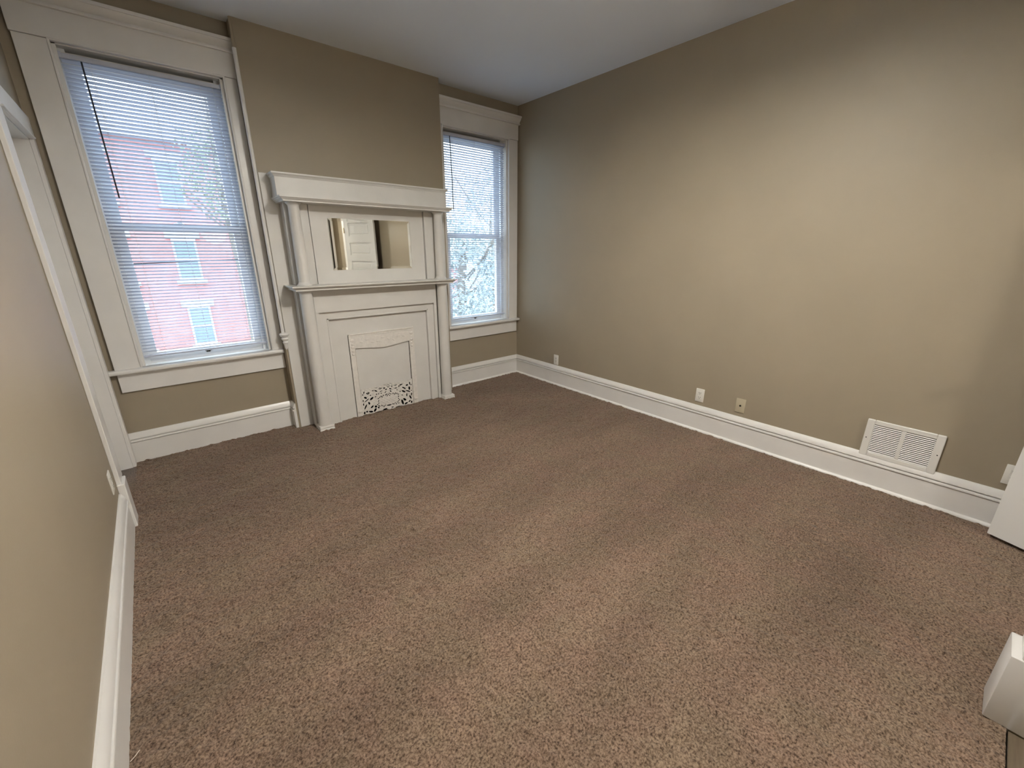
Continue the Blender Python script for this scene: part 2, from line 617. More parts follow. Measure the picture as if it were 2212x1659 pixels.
def blind(x0, x1, tilt, label, wand_x, wand_bot, left_hand):
    cx = (x0 + x1) / 2
    bl = thing('mini_blind', label, 'blind', (cx, 0.035, 0.73), 'window blinds')
    hw = (x1 - x0) / 2
    zt = 2.540
    B('headrail', (x0, x1, 0.020, 0.050, zt - 0.026, zt), SLAT, bl, bev=0.003)
    for s in (-1, 1):
        B('mounting_bracket', (cx + s * hw - 0.012 * s, cx + s * hw + 0.004 * s, 0.014, 0.054, zt - 0.028, zt + 0.004), SLAT, bl, bev=0.002)
    pitch = 0.0218
    me = None
    k = 0
    z = zt - 0.026 - 0.012
    rnd = random.Random(int(abs(x0) * 100))
    while z > 0.765:
        if me is None:
            bm = bmesh.new()
            prof = []
            for i in range(5):
                u = (i / 4 - 0.5)
                prof.append((u * 0.025, 0.0022 * (1 - 4 * u * u)))
            rows = []
            for dzz in (0.0, -0.0006):
                for xx in (-hw + 0.004, hw - 0.004):
                    rows.append([bm.verts.new((xx, yy, zz + dzz)) for yy, zz in prof])
            for r0, r1 in ((rows[0], rows[1]), (rows[2], rows[3])):
                for i in range(4):
                    bm.faces.new((r0[i], r0[i + 1], r1[i + 1], r1[i]))
            for i in (0, 4):
                bm.faces.new((rows[0][i], rows[1][i], rows[3][i], rows[2][i]))
            s = obj('slat', bm, SLAT, bl, smooth=True)
            me = s.data
        else:
            s = bpy.data.objects.new('slat', me)
            COL.objects.link(s)
            s.parent = bl
        s.location = (0, 0, z - 0.73)
        s.rotation_euler = (R(-tilt - 9 * (z - 1.65) / 1.75 + rnd.uniform(-1.2, 1.2)), rnd.uniform(-0.0008, 0.0008), 0)
        k += 1
        z -= pitch
    B('bottom_rail', (x0 + 0.003, x1 - 0.003, 0.025, 0.046, 0.738, 0.752), SLAT, bl, bev=0.003)
    for fx in (0.16, 0.5, 0.84):
        xx = x0 + (x1 - x0) * fx
        bm = bmesh.new()
        for yy in (0.0225, 0.0475):
            box(bm, xx - 0.0007, xx + 0.0007, yy - 0.0007, yy + 0.0007, 0.745, zt - 0.026)
        bmesh.ops.translate(bm, verts=bm.verts[:], vec=-wloc(bl))
        obj('ladder_cord', bm, CORD, bl)
    lx = x1 - 0.055
    tube('lift_cord', [(lx, 0.014, zt - 0.02), (lx + 0.001, 0.012, 1.9), (lx + 0.004, 0.012, 1.25)], 0.0011, CORD, bl, seg=6)
    tube('tilt_wand', [(wand_x, 0.014, zt - 0.03), (wand_x + 0.003, 0.006, (zt + wand_bot) / 2), (wand_x + 0.007, 0.004, wand_bot)], 0.0045, WAND, bl, seg=6)
    return bl


blind(WIN[0][0] + 0.020, WIN[0][1] - 0.012, 24, 'white mini blind in the window beside the cased doorway', -3.376, 1.778, True)
blind(WIN[1][0] + 0.012, WIN[1][1] - 0.020, 15, 'white mini blind in the corner window by the bare wall', -0.857, 1.853, True)

# ------------------------------------------------------------------ corner bead on the breast
tr = thing('trim_1', 'white round corner bead with a turned drop beside the window', 'trim', (bx0, -bd, 0.7), kind='structure')
lathe('bead', [(0.0125, 0.83), (0.0125, 2.74)], bx0 - 0.001, -bd - 0.001, TRIM, tr, seg=14)
lathe('bead_top', [(0.0125, 2.74), (0.011, 2.80), (0.008, 2.91)], bx0 + 0.001, -bd + 0.001, WALL, tr, seg=14)
lathe('turned_drop', [(0.003, 0.690), (0.009, 0.700), (0.0125, 0.722), (0.013, 0.735), (0.019, 0.745), (0.021, 0.752), (0.014, 0.760),
                      (0.018, 0.765), (0.026, 0.775), (0.027, 0.782), (0.019, 0.790), (0.022, 0.796), (0.033, 0.806), (0.036, 0.816), (0.030, 0.826), (0.0125, 0.832)],
      bx0 + 0.006, -bd - 0.001, TRIM, tr, seg=20)

# ------------------------------------------------------------------ fireplace mantel
XC = -1.81
fm = thing('fireplace_mantel', 'white two storey fireplace mantel with columns, shelves and an overmantel mirror', 'fireplace', (XC, -bd, 0))
q = lambda h0, h1, *r: (XC + h0, XC + h1, *r)
yb = -0.1075
B('backing_board', (XC - 0.768, XC + 0.768, -0.1145, yb, 0.0, 1.998), MANT, fm, bev=0.002)

# lower storey
for s in (-1, 1):
    B('pilaster', (XC + s * 0.560, XC + s * 0.665, -0.205, -0.1145, 0.0, 1.168), MANT, fm, bev=0.004, seg=2)
B('core_panel', [(XC - 0.565, XC - 0.3115, -0.204, -0.1145, 0, 0.9135), (XC + 0.300, XC + 0.565, -0.204, -0.1145, 0, 0.9135), (XC - 0.3115, XC + 0.300, -0.204, -0.1145, 0.757, 0.9135),
                 (XC - 0.565, XC + 0.565, -0.204, -0.1145, 0.9135, 1.168)], MANT, fm)


def arch(name, h_out, z_out, h_in, z_in, yf):
    return B(name, [(XC - h_out, XC - h_in, yf, -0.2035, 0, z_in), (XC + h_in, XC + h_out, yf, -0.2035, 0, z_in), (XC - h_out, XC + h_out, yf, -0.2035, z_in, z_out)], MANT, fm)


arch('inner_surround', 0.5285, 0.981, 0.456, 0.9135, -0.228)
arch('outer_surround', 0.556, 1.168, 0.529, 0.981, -0.250)
for s in (-1, 1):
    B('surround_fillet', (XC + s * 0.4565, XC + s * 0.470, -0.231, -0.2035, 0.0, 0.926), MANT, fm, bev=0.002)
B('surround_fillet', (XC - 0.470, XC + 0.470, -0.231, -0.2035, 0.9140, 0.926), MANT, fm, bev=0.002)


def column(hx, yc, z0, z1, r, foot, label=None):
    c = lathe('column', [(r * 1.02, z0), (r * 1.02, z0 + 0.03), (r * 1.015, z0 + (z1 - z0) * .35), (r * 0.93, z1 - 0.03), (r * 0.93, z1)], XC + hx, yc, MANT, fm, seg=32)
    # flared necks at the ends
    lathe('capital', [(r * 0.93, z1 - 0.03), (r * 0.95, z1 - 0.022), (r * 1.05, z1 - 0.014), (r * 1.28, z1 - 0.006), (r * 1.30, z1)], XC + hx, yc, MANT, c, seg=32)
    if foot:
        bm = bmesh.new()
        k = r * 1.12
        b = 0.060
        zt_ = z0 + 0.036
        rings = [(k, zt_), (k + 0.003, zt_ - 0.010), (b - 0.003, zt_ - 0.022), (b, zt_ - 0.026), (b, z0)]
        prev = None
        for d, zz in rings:
            ring = [bm.verts.new((XC + hx + sx * d, yc + sy * d, zz)) for sx, sy in ((-1, -1), (1, -1), (1, 1), (-1, 1))]
            if prev:
                for i in range(4):
                    bm.faces.new((prev[i], prev[(i + 1) % 4], ring[(i + 1) % 4], ring[i]))
            else:
                bm.faces.new(ring)
            prev = ring
        bmesh.ops.translate(bm, verts=bm.verts[:], vec=-wloc(c))
        obj('plinth', bm, MANT, c)
    else:
        lathe('base_ring', [(r * 1.34, z0), (r * 1.34, z0 + 0.006), (r * 1.15, z0 + 0.014), (r * 1.02, z0 + 0.028)], XC + hx, yc, MANT, c, seg=32)
    return c


for s in (-1, 1):
    column(s * 0.611, -0.268, 0.0, 1.166, 0.050, True)
    column(s * 0.606, -0.268, 1.202, 1.796, 0.041, False)

# shelves: moulded edge swept round three sides


def shelf(name, prof, hx, yf, material=MANT):
    """prof: [(inset, z)] of the moulded edge from top to bottom"""
    bm = bmesh.new()
    loops = []
    for ins, zz in prof:
        pts = [(XC - hx + ins, -0.1145), (XC - hx + ins, yf + ins), (XC + hx - ins, yf + ins), (XC + hx - ins, -0.1145)]
        loops.append([bm.verts.new((px, py, zz)) for px, py in pts])
    for p, r in zip(loops, loops[1:]):
        for i in range(4):
            bm.faces.new((p[i], p[(i + 1) % 4], r[(i + 1) % 4], r[i]))
    bm.faces.new(loops[0])
    bm.faces.new(loops[-1][::-1])
    bmesh.ops.translate(bm, verts=bm.verts[:], vec=-wloc(fm))
    return obj(name, bm, material, fm, smooth=False)


shelf('mantel_shelf', [(0.0, 1.203), (0.0, 1.193), (0.007, 1.191), (0.012, 1.186), (0.022, 1.178), (0.025, 1.1765), (0.025, 1.1665)], 0.722, -0.372)
shelf('upper_shelf', [(0.0, 1.832), (0.0, 1.822), (0.007, 1.820), (0.010, 1.815), (0.020, 1.807), (0.023, 1.8055), (0.023, 1.7965)], 0.712, -0.372)
# overmantel
for s in (-1, 1):
    B('upper_pilaster', (XC + s * 0.494, XC + s * 0.662, -0.214, -0.1145, 1.203, 1.797), MANT, fm, bev=0.004, seg=2)
mh, mz0, mz1 = 0.3545, 1.3075, 1.7065
B('mirror_panel', [(XC - 0.486, XC - mh, -0.199, -0.1145, 1.203, 1.797), (XC + mh, XC + 0.486, -0.199, -0.1145, 1.203, 1.797),
                   (XC - mh, XC + mh, -0.199, -0.1145, 1.203, mz0), (XC - mh, XC + mh, -0.199, -0.1145, mz1, 1.797)], MANT, fm)
bm = bmesh.new()
bw = 0.020
o4 = [bm.verts.new((XC + sx * (mh + 0.001), -0.1953, z)) for sx, z in ((-1, mz0 - 0.001), (1, mz0 - 0.001), (1, mz1 + 0.001), (-1, mz1 + 0.001))]
i4 = [bm.verts.new((XC + sx * (mh - bw), -0.1935, z)) for sx, z in ((-1, mz0 + bw), (1, mz0 + bw), (1, mz1 - bw), (-1, mz1 - bw))]
b4 = [bm.verts.new((v.co.x, -0.186, v.co.z)) for v in o4]
bm.faces.new(i4)
bm.faces.new(b4[::-1])
for i in range(4):
    j = (i + 1) % 4
    bm.faces.new((o4[i], o4[j], i4[j], i4[i]))
    bm.faces.new((b4[i], b4[j], o4[j], o4[i]))
bmesh.ops.translate(bm, verts=bm.verts[:], vec=-wloc(fm))
tag(obj('mirror', bm, MIRROR, fm), 'bevelled rectangular mirror set in the white overmantel')
fr = B('frieze', (XC - 0.702, XC + 0.702, -0.262, -0.1145, 1.832, 1.985), MANT, fm, bev=0.002)
bm = bmesh.new()
loops = []
for ext, zz in ((0.001, 1.962), (0.004, 1.966), (0.008, 1.974), (0.016, 1.981), (0.018, 1.983), (0.018, 1.992), (0.0, 1.993)):
    loops.append([bm.verts.new(p) for p in ((XC - 0.702 - ext, -0.1145, zz), (XC - 0.702 - ext, -0.262 - ext, zz), (XC + 0.702 + ext, -0.262 - ext, zz), (XC + 0.702 + ext, -0.1145, zz))])
for p, r in zip(loops, loops[1:]):
    for i in range(4):
        bm.faces.new((p[i], p[(i + 1) % 4], r[(i + 1) % 4], r[i]))
bm.faces.new(loops[0])
bm.faces.new(loops[-1][::-1])
bmesh.ops.translate(bm, verts=bm.verts[:], vec=-wloc(fr))
obj('frieze_cap', bm, MANT, fr)

# cast iron frame round the fire opening
ir = bpy.data.objects.new('iron_frame', None)
COL.objects.link(ir)
ir.parent = fm
for s in (-1, 1):
    B('frame_leg', (XC + s * 0.308, XC + s * 0.258, -0.2155, -0.200, 0.0, 0.66), IRON, ir, bev=0.003)
bm = bmesh.new()
top = []
bot = []
N = 24
for i in range(N + 1):
    u = -1 + 2 * i / N
    xx = XC + u * 0.308
    sag = 0.640 if abs(u) > 0.84 else 0.640 - 0.024 * (0.5 + 0.5 * math.cos(math.pi * u / 0.84))
    bot.append((xx, sag))
    top.append((xx, 0.768))
fv = [[bm.verts.new((x, yy, z)) for x, z in row] for row in (bot, top) for yy in (-0.2175, -0.200)]
for i in range(N):
    bm.faces.new((fv[0][i], fv[0][i + 1], fv[2][i + 1], fv[2][i]))
    bm.faces.new((fv[1][i], fv[1][i + 1], fv[3][i + 1], fv[3][i]))
    bm.faces.new((fv[0][i], fv[0][i + 1], fv[1][i + 1], fv[1][i]))
    bm.faces.new((fv[2][i], fv[2][i + 1], fv[3][i + 1], fv[3][i]))
for i in (0, N):
    bm.faces.new((fv[0][i], fv[1][i], fv[3][i], fv[2][i]))
bmesh.ops.translate(bm, verts=bm.verts[:], vec=-wloc(ir))
obj('header', bm, IRON, ir)
B('edge_bead', [(XC - 0.308, XC + 0.308, -0.2225, -0.2175, 0.759, 0.768), (XC - 0.304, XC + 0.304, -0.2205, -0.2175, 0.745, 0.750)], IRON, ir, bev=0.0015)
for s in (-1, 1):
    for dz_, rr in ((0.715, 0.020), (0.680, 0.013), (0.655, 0.017), (0.620, 0.012), (0.590, 0.014), (0.050, 0.020)):
        bm = bmesh.new()
        r = bmesh.ops.create_uvsphere(bm, u_segments=12, v_segments=6, radius=1)
        for v in bm.verts:
            v.co = Vector((XC + s * 0.283 + v.co.x * rr, -0.2165 + v.co.y * 0.005, dz_ + v.co.z * rr * 0.75))
        bmesh.ops.translate(bm, verts=bm.verts[:], vec=-wloc(ir))
        obj('rosette', bm, IRON, ir, smooth=True)
    B('inner_bead', (XC + s * 0.2575, XC + s * 0.264, -0.2195, -0.2155, 0.02, 0.640), IRON, ir, bev=0.0015)
rnd = random.Random(3)
for i in range(9):
    u = -0.20 + 0.05 * i
    bm = bmesh.new()
    bmesh.ops.create_uvsphere(bm, u_segments=10, v_segments=5, radius=1)
    a = rnd.uniform(-0.7, 0.7)
    for v in bm.verts:
        px, pz = v.co.x * 0.022, v.co.z * 0.009
        v.co = Vector((XC + u + px * math.cos(a) - pz * math.sin(a), -0.2170 + v.co.y * 0.0022, 0.690 + 0.018 * math.sin(i * 1.9) + px * math.sin(a) + pz * math.cos(a)))
    bmesh.ops.translate(bm, verts=bm.verts[:], vec=-wloc(ir))
    obj('scroll_relief', bm, IRON, ir, smooth=True)
B('cover_panel', (XC - 0.262, XC + 0.2535, -0.2035, -0.1985, 0.225, 0.70), MANT, fm)
B('firebox', [(XC - 0.3115, XC + 0.300, -0.1165, -0.1150, 0.0, 0.757), (XC - 0.3115, XC - 0.262, -0.199, -0.1165, 0, 0.757), (XC + 0.262, XC + 0.300, -0.199, -0.1165, 0, 0.757),
              (XC - 0.262, XC + 0.262, -0.199, -0.1165, 0.0, 0.006)], SOOT, fm)

# ------------------------------------------------------------------ pierced grate
G_OUT = [(5, 254), (24, 252), (37, 254), (59, 255), (97, 254), (129, 257), (167, 255), (213, 258), (240, 266), (274, 267), (313, 256), (351, 256), (406, 255), (459, 255), (494, 254), (509, 263), (516, 256), (515, 2), (495, -1), (452, 6), (402, 5), (360, 13), (327, 13), (322, -2), (307, 7), (303, 19), (281, 24), (279, 2), (255, 2), (237, 11), (231, 23), (206, 21), (188, 8), (148, 11), (95, 3), (32, 9), (1, 8)]
G_SM = [(159, 134), (174, 144), (188, 152), (196, 142), (211, 154), (234, 155), (245, 159), (259, 154), (248, 142), (272, 141), (272, 162), (285, 152), (309, 153), (323, 143), (334, 151), (347, 143), (360, 133), (360, 111), (360, 87), (367, 74), (356, 63), (344, 55), (359, 43), (322, 52), (333, 41), (307, 45), (295, 50), (159, 110), (158, 89), (147, 78), (157, 65), (166, 55), (183, 60), (194, 53), (207, 44), (219, 52), (17, 202), (89, 183), (133, 158), (503, 201), (501, 141), (401, 115), (383, 157), (146, 180), (166, 181), (192, 180), (352, 180)]
G_BG = [[66, 208, 13, 2, 2, -9], [39, 170, 11, -7, -4, -7], [96, 149, 14, 9, 5, -7], [50, 143, 20, 12, 2, -4], [15, 145, 5, -1, 0, -8], [68, 109, 7, 1, 3, -13], [16, 109, 5, -2, -1, -10], [32, 81, 5, -3, -11, -20], [93, 68, 12, 8, 4, -7], [128, 62, 10, -2, -2, -10], [16, 25, 6, -1, -1, -12], [41, 32, 8, -2, -1, -8], [78, 23, 18, -5, -1, -8], [118, 30, 6, -8, -11, -12], [154, 46, 7, -2, -1, -8], [259, 45, 23, -1, 0, -5], [31, 224, 4, -2, -5, -12], [458, 206, 10, 4, 4, -7], [424, 184, 16, -11, -3, -5], [480, 169, 8, -2, -1, -15], [465, 142, 21, -10, -2, -5], [418, 150, 16, -10, -3, -7], [448, 106, 6, -1, -1, -14], [500, 103, 5, -1, -1, -12], [485, 75, 7, 1, 7, -18], [423, 65, 13, -10, -5, -8], [398, 43, 9, 1, 6, -24], [435, 21, 16, 5, 3, -7], [473, 35, 10, 7, 4, -5], [495, 21, 7, -2, -1, -11], [488, 218, 5, 0, 3, -15], [147, 243, 12, 2, 1, -5], [187, 231, 16, 1, 2, -8], [115, 222, 9, -2, 0, -4], [143, 214, 12, -7, -2, -5], [225, 226, 8, -2, -1, -8], [234, 254, 8, 3, 2, -4], [264, 239, 13, -3, -1, -14], [289, 256, 9, -4, -1, -4], [301, 230, 5, -2, -1, -9], [243, 207, 8, 3, 2, -5], [285, 205, 10, -3, -1, -5], [234, 182, 8, 5, 2, -4], [286, 181, 7, -7, -3, -4], [337, 232, 15, 0, 0, -7], [339, 201, 12, -2, -1, -4], [372, 245, 10, 0, 0, -4], [396, 223, 16, 4, 2, -5], [374, 211, 5, -1, 0, -7], [191, 200, 14, 3, 1, -3]]


def grate():
    g = thing('fireplace_grate', 'white pierced iron grate with scrollwork standing in the fire opening', 'grate', (XC - 0.001, -0.2105, 0.0))
    cs = 2.6
    nx, nz = int(522 / cs), int(274 / cs)
    px, pz = np.meshgrid((np.arange(nx) + 0.5) * cs, (np.arange(nz) + 0.5) * cs - 3)
    ins = np.zeros(px.shape, bool)
    P = G_OUT
    for (xa, za), (xb, zb) in zip(P, P[1:] + P[:1]):
        c = ((za > pz) != (zb > pz))
        with np.errstate(divide='ignore', invalid='ignore'):
            xi = (xb - xa) * (pz - za) / ((zb - za) if zb != za else 1e-9) + xa
        ins ^= c & (px < xi)
    hole = np.zeros(px.shape, bool)
    for hx, hz in G_SM:
        hole |= (np.abs(px - hx) + np.abs(pz - hz)) < 7.6
    for hx, hz, ax, az, bx_, bz_ in G_BG:
        det = ax * bz_ - az * bx_
        u = ((px - hx) * bz_ - (pz - hz) * bx_) / det
        v = (ax * (pz - hz) - az * (px - hx)) / det
        hole |= (u * u + v * v) < 1.4
    # curls: solid eye kept inside the two corner scrolls and the centre flower
    for ex, ez, er in ((66, 210, 4), (264, 240, 7)):
        hole &= ~(((px - ex) ** 2 + (pz - ez) ** 2) < er * er)
    keep = ins & ~hole
    bm = bmesh.new()
    V = {}

    def vv(i, j, k):
        key = (i, j, k)
        if key not in V:
            X = i * cs
            Zm = j * cs - 3
            e = (0.0045 if k == 0 else 0.0)
            # slight relief so the oval boss and scrolls catch the light
            bulge = 0.004 * math.exp(-(((X - 262) / 75) ** 2 + ((Zm - 98) / 32) ** 2)) if k == 0 else 0
            rip = 0.0012 * math.sin(X * 0.19) * math.sin(Zm * 0.23) if k == 0 else 0
            V[key] = bm.verts.new(((X - 259) / 1000, -e - bulge - rip, max(Zm / 1000, 0.001)))
        return V[key]
    for j in range(nz):
        for i in range(nx):
            if not keep[j, i]:
                continue
            bm.faces.new((vv(i, j, 0), vv(i + 1, j, 0), vv(i + 1, j + 1, 0), vv(i, j + 1, 0)))
            bm.faces.new((vv(i, j, 1), vv(i, j + 1, 1), vv(i + 1, j + 1, 1), vv(i + 1, j, 1)))
            for di, dj, a, b in ((0, -1, (i, j), (i + 1, j)), (1, 0, (i + 1, j), (i + 1, j + 1)), (0, 1, (i + 1, j + 1), (i, j + 1)), (-1, 0, (i, j + 1), (i, j))):
                ii, jj = i + di, j + dj
                if not (0 <= ii < nx and 0 <= jj < nz and keep[jj, ii]):
                    bm.faces.new((vv(*a, 0), vv(*a, 1), vv(*b, 1), vv(*b, 0)))
    me = bpy.data.meshes.new('pierced_plate')
    bm.to_mesh(me)
    bm.free()
    me.materials.append(IRON)
    o = bpy.data.objects.new('pierced_plate', me)
    COL.objects.link(o)
    o.parent = g
    lathe_pts = [(0.0001, 0), (0.012, 0.0), (0.012, 0.010), (0.007, 0.018), (0.0001, 0.020)]
    for s in (-1, 1):
        B('foot', (XC + s * 0.03 - 0.008 if s > 0 else XC - 0.012, XC + 0.046 if s > 0 else XC + 0.012, -0.2190, -0.2095, 0.0, 0.012), IRON, g, bev=0.002)
    return g


grate()

# ------------------------------------------------------------------ left doorway
d1 = thing('door_1', 'white cased doorway in the wall beside the tall window', 'doorway', (XL, -0.5, 0), kind='structure')
ct = 0.020
B('side_casing', (XL, XL + ct, dy0 - 0.140, dy0, 0.265, dz), TRIM, d1, bev=0.0025)
B('plinth_block', (XL, XL + 0.033, dy0 - 0.152, dy0 - 0.030, 0.0, 0.268), TRIM, d1, bev=0.003)
B('side_casing', (XL, XL + ct, dy1, -0.031, 0.0, dz + 0.12), TRIM, d1, bev=0.0025)
B('head_casing', (XL, XL + ct + 0.002, dy0 - 0.140, dy1 - 0.001, dz, dz + 0.115), TRIM, d1, bev=0.0025)
B('back_band', (XL, XL + ct + 0.010, dy0 - 0.005, dy1 - 0.001, dz + 0.001, dz + 0.010), TRIM, d1, bev=0.002)
B('jamb', (XL - 0.13, XL + 0.001, dy0 - 0.001, dy0 + 0.018, 0.0, dz), TRIM, d1)
B('jamb', (XL - 0.13, XL + 0.001, dy1 - 0.004, dy1 + 0.001, 0.0, dz), TRIM, d1)
B('head_jamb', (XL - 0.13, XL + 0.001, dy0, dy1, dz - 0.006, dz + 0.001), TRIM, d1)
B('door_leaf', (XL - 0.125, XL - 0.088, dy0 + 0.019, dy1 - 0.006, 0.008, dz - 0.008), DOORW, d1, bev=0.002)

# ------------------------------------------------------------------ opening to the hall: casing at the carpet edge
t2 = thing('trim_2', 'white casing and plinth block at the hall opening where the carpet ends', 'trim', (-1.435, YF, 0), kind='structure')
B('plinth_block', (-1.506, -1.368, YF - 0.075, -4.088, 0.0, 0.262), TRIM, t2, bev=0.004, seg=2)
B('side_casing', (-1.502, -1.380, YF - 0.06, -4.110, 0.262, 2.32), TRIM, t2, bev=0.003)
B('head_casing', (-3.62, -1.37, YF, -4.110, 2.32, 2.46), TRIM, t2, bev=0.003)
B('side_casing', (-3.675, -3.62, YF, -4.118, 0.0, 2.46), TRIM, t2, bev=0.003)

# ------------------------------------------------------------------ open panelled door in the alcove
hx_, hy_ = -0.405, -4.735
ang = math.atan2(-4.062 + 4.735, -0.128 + 0.405)
d2 = thing('door_2', 'white five panel door standing open near the bare wall', 'door', (hx_, hy_, 0), kind='structure')
d2.rotation_euler = (0, 0, ang)
LW, LT, LH = 0.728, 0.035, 2.03
z0 = 0.022
ztop = z0 + LH
rails = [0.022, 0.27, 0.63, 0.74, 0.96, 1.075, 1.265, 1.37, 1.585, 1.70, 1.925, ztop]


def dpart(name, boxes, material, bev=0.002, seg=1):
    bm = bmesh.new()
    for b in boxes:
        box(bm, *b, bev=bev, seg=seg)
    return obj(name, bm, material, d2)


leaf = dpart('stiles_and_rails', [(0, 0.105, 0, LT, z0, ztop), (LW - 0.105, LW, 0, LT, z0, ztop)] +
             [(0.105, LW - 0.105, 0, LT, rails[i], rails[i + 1]) for i in range(0, 12, 2)], DOORW, bev=0)
for i in range(1, 11, 2):
    dpart('panel', [(0.103, LW - 0.103, 0.010, LT - 0.010, rails[i] - 0.002, rails[i + 1] + 0.002)], DOORW, bev=0)
    dpart('panel_field', [(0.145, LW - 0.145, 0.006, LT - 0.006, rails[i] + 0.04, rails[i + 1] - 0.04)], DOORW, bev=0.003)
for zz in (0.25, 1.80):
    bm = bmesh.new()
    bmesh.ops.create_cone(bm, segments=12, radius1=0.006, radius2=0.006, depth=0.09, cap_ends=True)
    bmesh.ops.translate(bm, verts=bm.verts[:], vec=(-0.004, LT + 0.004, zz))
    obj('hinge', bm, BRASS, d2, smooth=True)
for s in (-1, 1):
    bm = bmesh.new()
    bmesh.ops.create_uvsphere(bm, u_segments=16, v_segments=10, radius=0.027)
    bmesh.ops.translate(bm, verts=bm.verts[:], vec=(LW - 0.055, LT / 2 + s * 0.058, 0.93))
    k = obj('knob', bm, BRASS, d2, smooth=True)
    bm = bmesh.new()
    bmesh.ops.create_cone(bm, segments=12, radius1=0.009, radius2=0.009, depth=0.045, cap_ends=True)
    bmesh.ops.rotate(bm, verts=bm.verts[:], cent=(0, 0, 0), matrix=Matrix.Rotation(R(90), 3, 'X'))
    bmesh.ops.translate(bm, verts=bm.verts[:], vec=(LW - 0.055, LT / 2 + s * 0.037, 0.93))
    obj('spindle', bm, BRASS, k, smooth=True)
d3 = thing('door_3', 'white door frame at the end of the alcove', 'door frame', (-0.775, YA, 0), kind='structure')
B('jamb', (-0.418, -0.399, YA - 0.125, YA + 0.002, 0, 2.05), TRIM, d3)
B('jamb', (-1.151, -1.132, YA - 0.125, YA + 0.002, 0, 2.05), TRIM, d3)
B('head_jamb', (-1.132, -0.418, YA - 0.125, YA + 0.002, 2.032, 2.051), TRIM, d3)
B('side_casing', (-0.399, -0.300, YA, YA + 0.018, 0, 2.15), TRIM, d3, bev=0.002)
B('side_casing', (-1.260, -1.151, YA, YA + 0.018, 0, 2.15), TRIM, d3, bev=0.002)
B('head_casing', (-1.260, -0.300, YA, YA + 0.018, 2.05, 2.18), TRIM, d3, bev=0.002)
d4 = thing('door_4', 'white door with casing at the far side of the hall', 'door', (-0.6, -6.3, 0), kind='structure')
B('side_casing', (-0.24, -0.115, -6.3, -6.278, 0, 2.06), TRIM, d4, bev=0.002)
B('side_casing', (-1.13, -1.005, -6.3, -6.278, 0, 2.06), TRIM, d4, bev=0.002)
B('head_casing', (-1.13, -0.115, -6.3, -6.278, 2.06, 2.18), TRIM, d4, bev=0.002)
B('door_leaf', (-1.004, -0.241, -6.3, -6.288, 0.005, 2.058), DOORW, d4, bev=0.002)

# ------------------------------------------------------------------ outlets and plates


def plate_on(name, label, cat, y, z, side, material=PLATE, kind='outlet', group=None):
    """wall plate, y centre, z bottom; side -1: on the right wall facing the room, +1: on the left wall"""
    xw = 0.0 if side < 0 else XL
    t = thing(name, label, cat, (xw, y, z + 0.057), group)
    f = lambda d0, d1, y0, y1, z0, z1: (xw + side * d0, xw + side * d1, y + y0, y + y1, z + 0.057 + z0, z + 0.057 + z1)
    p = B('plate', f(0, 0.006, -0.035, 0.035, -0.057, 0.057), material, t, bev=0.0025, seg=2)
    if kind == 'outlet':
        for dz_ in (0.0195, -0.0195):
            r = B('receptacle', f(0.006, 0.0078, -0.0165, 0.0165, dz_ - 0.0135, dz_ + 0.0135), material, t, bev=0.0008)
            B('slot', f(0.0078, 0.0081, -0.0085, -0.0055, dz_ - 0.001, dz_ + 0.008), SLOT, r)
            B('slot', f(0.0078, 0.0081, 0.0055, 0.0085, dz_ - 0.001, dz_ + 0.008), SLOT, r)
            B('slot', f(0.0078, 0.0081, -0.0025, 0.0025, dz_ - 0.0095, dz_ - 0.0045), SLOT, r)
        B('screw', f(0.006, 0.0070, -0.0025, 0.0025, -0.0025, 0.0025), VENT, t)
    elif kind == 'decora':
        r = B('receptacle', f(0.006, 0.0078, -0.0165, 0.0165, -0.033, 0.033), material, t, bev=0.0008)
        for dz_ in (0.017, -0.017):
            B('slot', f(0.0078, 0.0081, -0.0085, -0.0055, dz_ - 0.001, dz_ + 0.008), SLOT, r)
            B('slot', f(0.0078, 0.0081, 0.0055, 0.0085, dz_ - 0.001, dz_ + 0.008), SLOT, r)
            B('slot', f(0.0078, 0.0081, -0.0025, 0.0025, dz_ - 0.0095, dz_ - 0.0045), SLOT, r)
    else:
        for dz_ in (0.042, -0.042):
            B('screw', f(0.006, 0.0068, -0.0022, 0.0022, dz_ - 0.0022, dz_ + 0.0022), material, t)
        bm = bmesh.new()
        bmesh.ops.create_cone(bm, segments=16, radius1=0.0075, radius2=0.0075, depth=0.003, cap_ends=True)
        bmesh.ops.rotate(bm, verts=bm.verts[:], cent=(0, 0, 0), matrix=Matrix.Rotation(R(90), 3, 'Y'))
        bmesh.ops.translate(bm, verts=bm.verts[:], vec=(side * 0.0072, 0, 0))
        obj('cable_hole', bm, SLOT, t)
    return t


plate_on('wall_outlet', 'white duplex wall outlet beside the ivory cable plate', 'outlet', -2.347, 0.253, -1)
plate_on('cable_plate', 'ivory cable wall plate with a black hole in the centre', 'wall plate', -2.671, 0.2545, -1, IVORY, 'cable')
plate_on('wall_outlet', 'white wall outlet nearest the corner window, just above the baseboard', 'outlet', -0.685, 0.228, -1, PLATE, 'decora')
plate_on('wall_outlet', 'white wall outlet half hidden behind the open door', 'outlet', -4.068, 0.262, -1)
plate_on('wall_outlet', 'white wall outlet seen edge on beside the doorway plinth', 'outlet', -1.115, 0.295, 1)

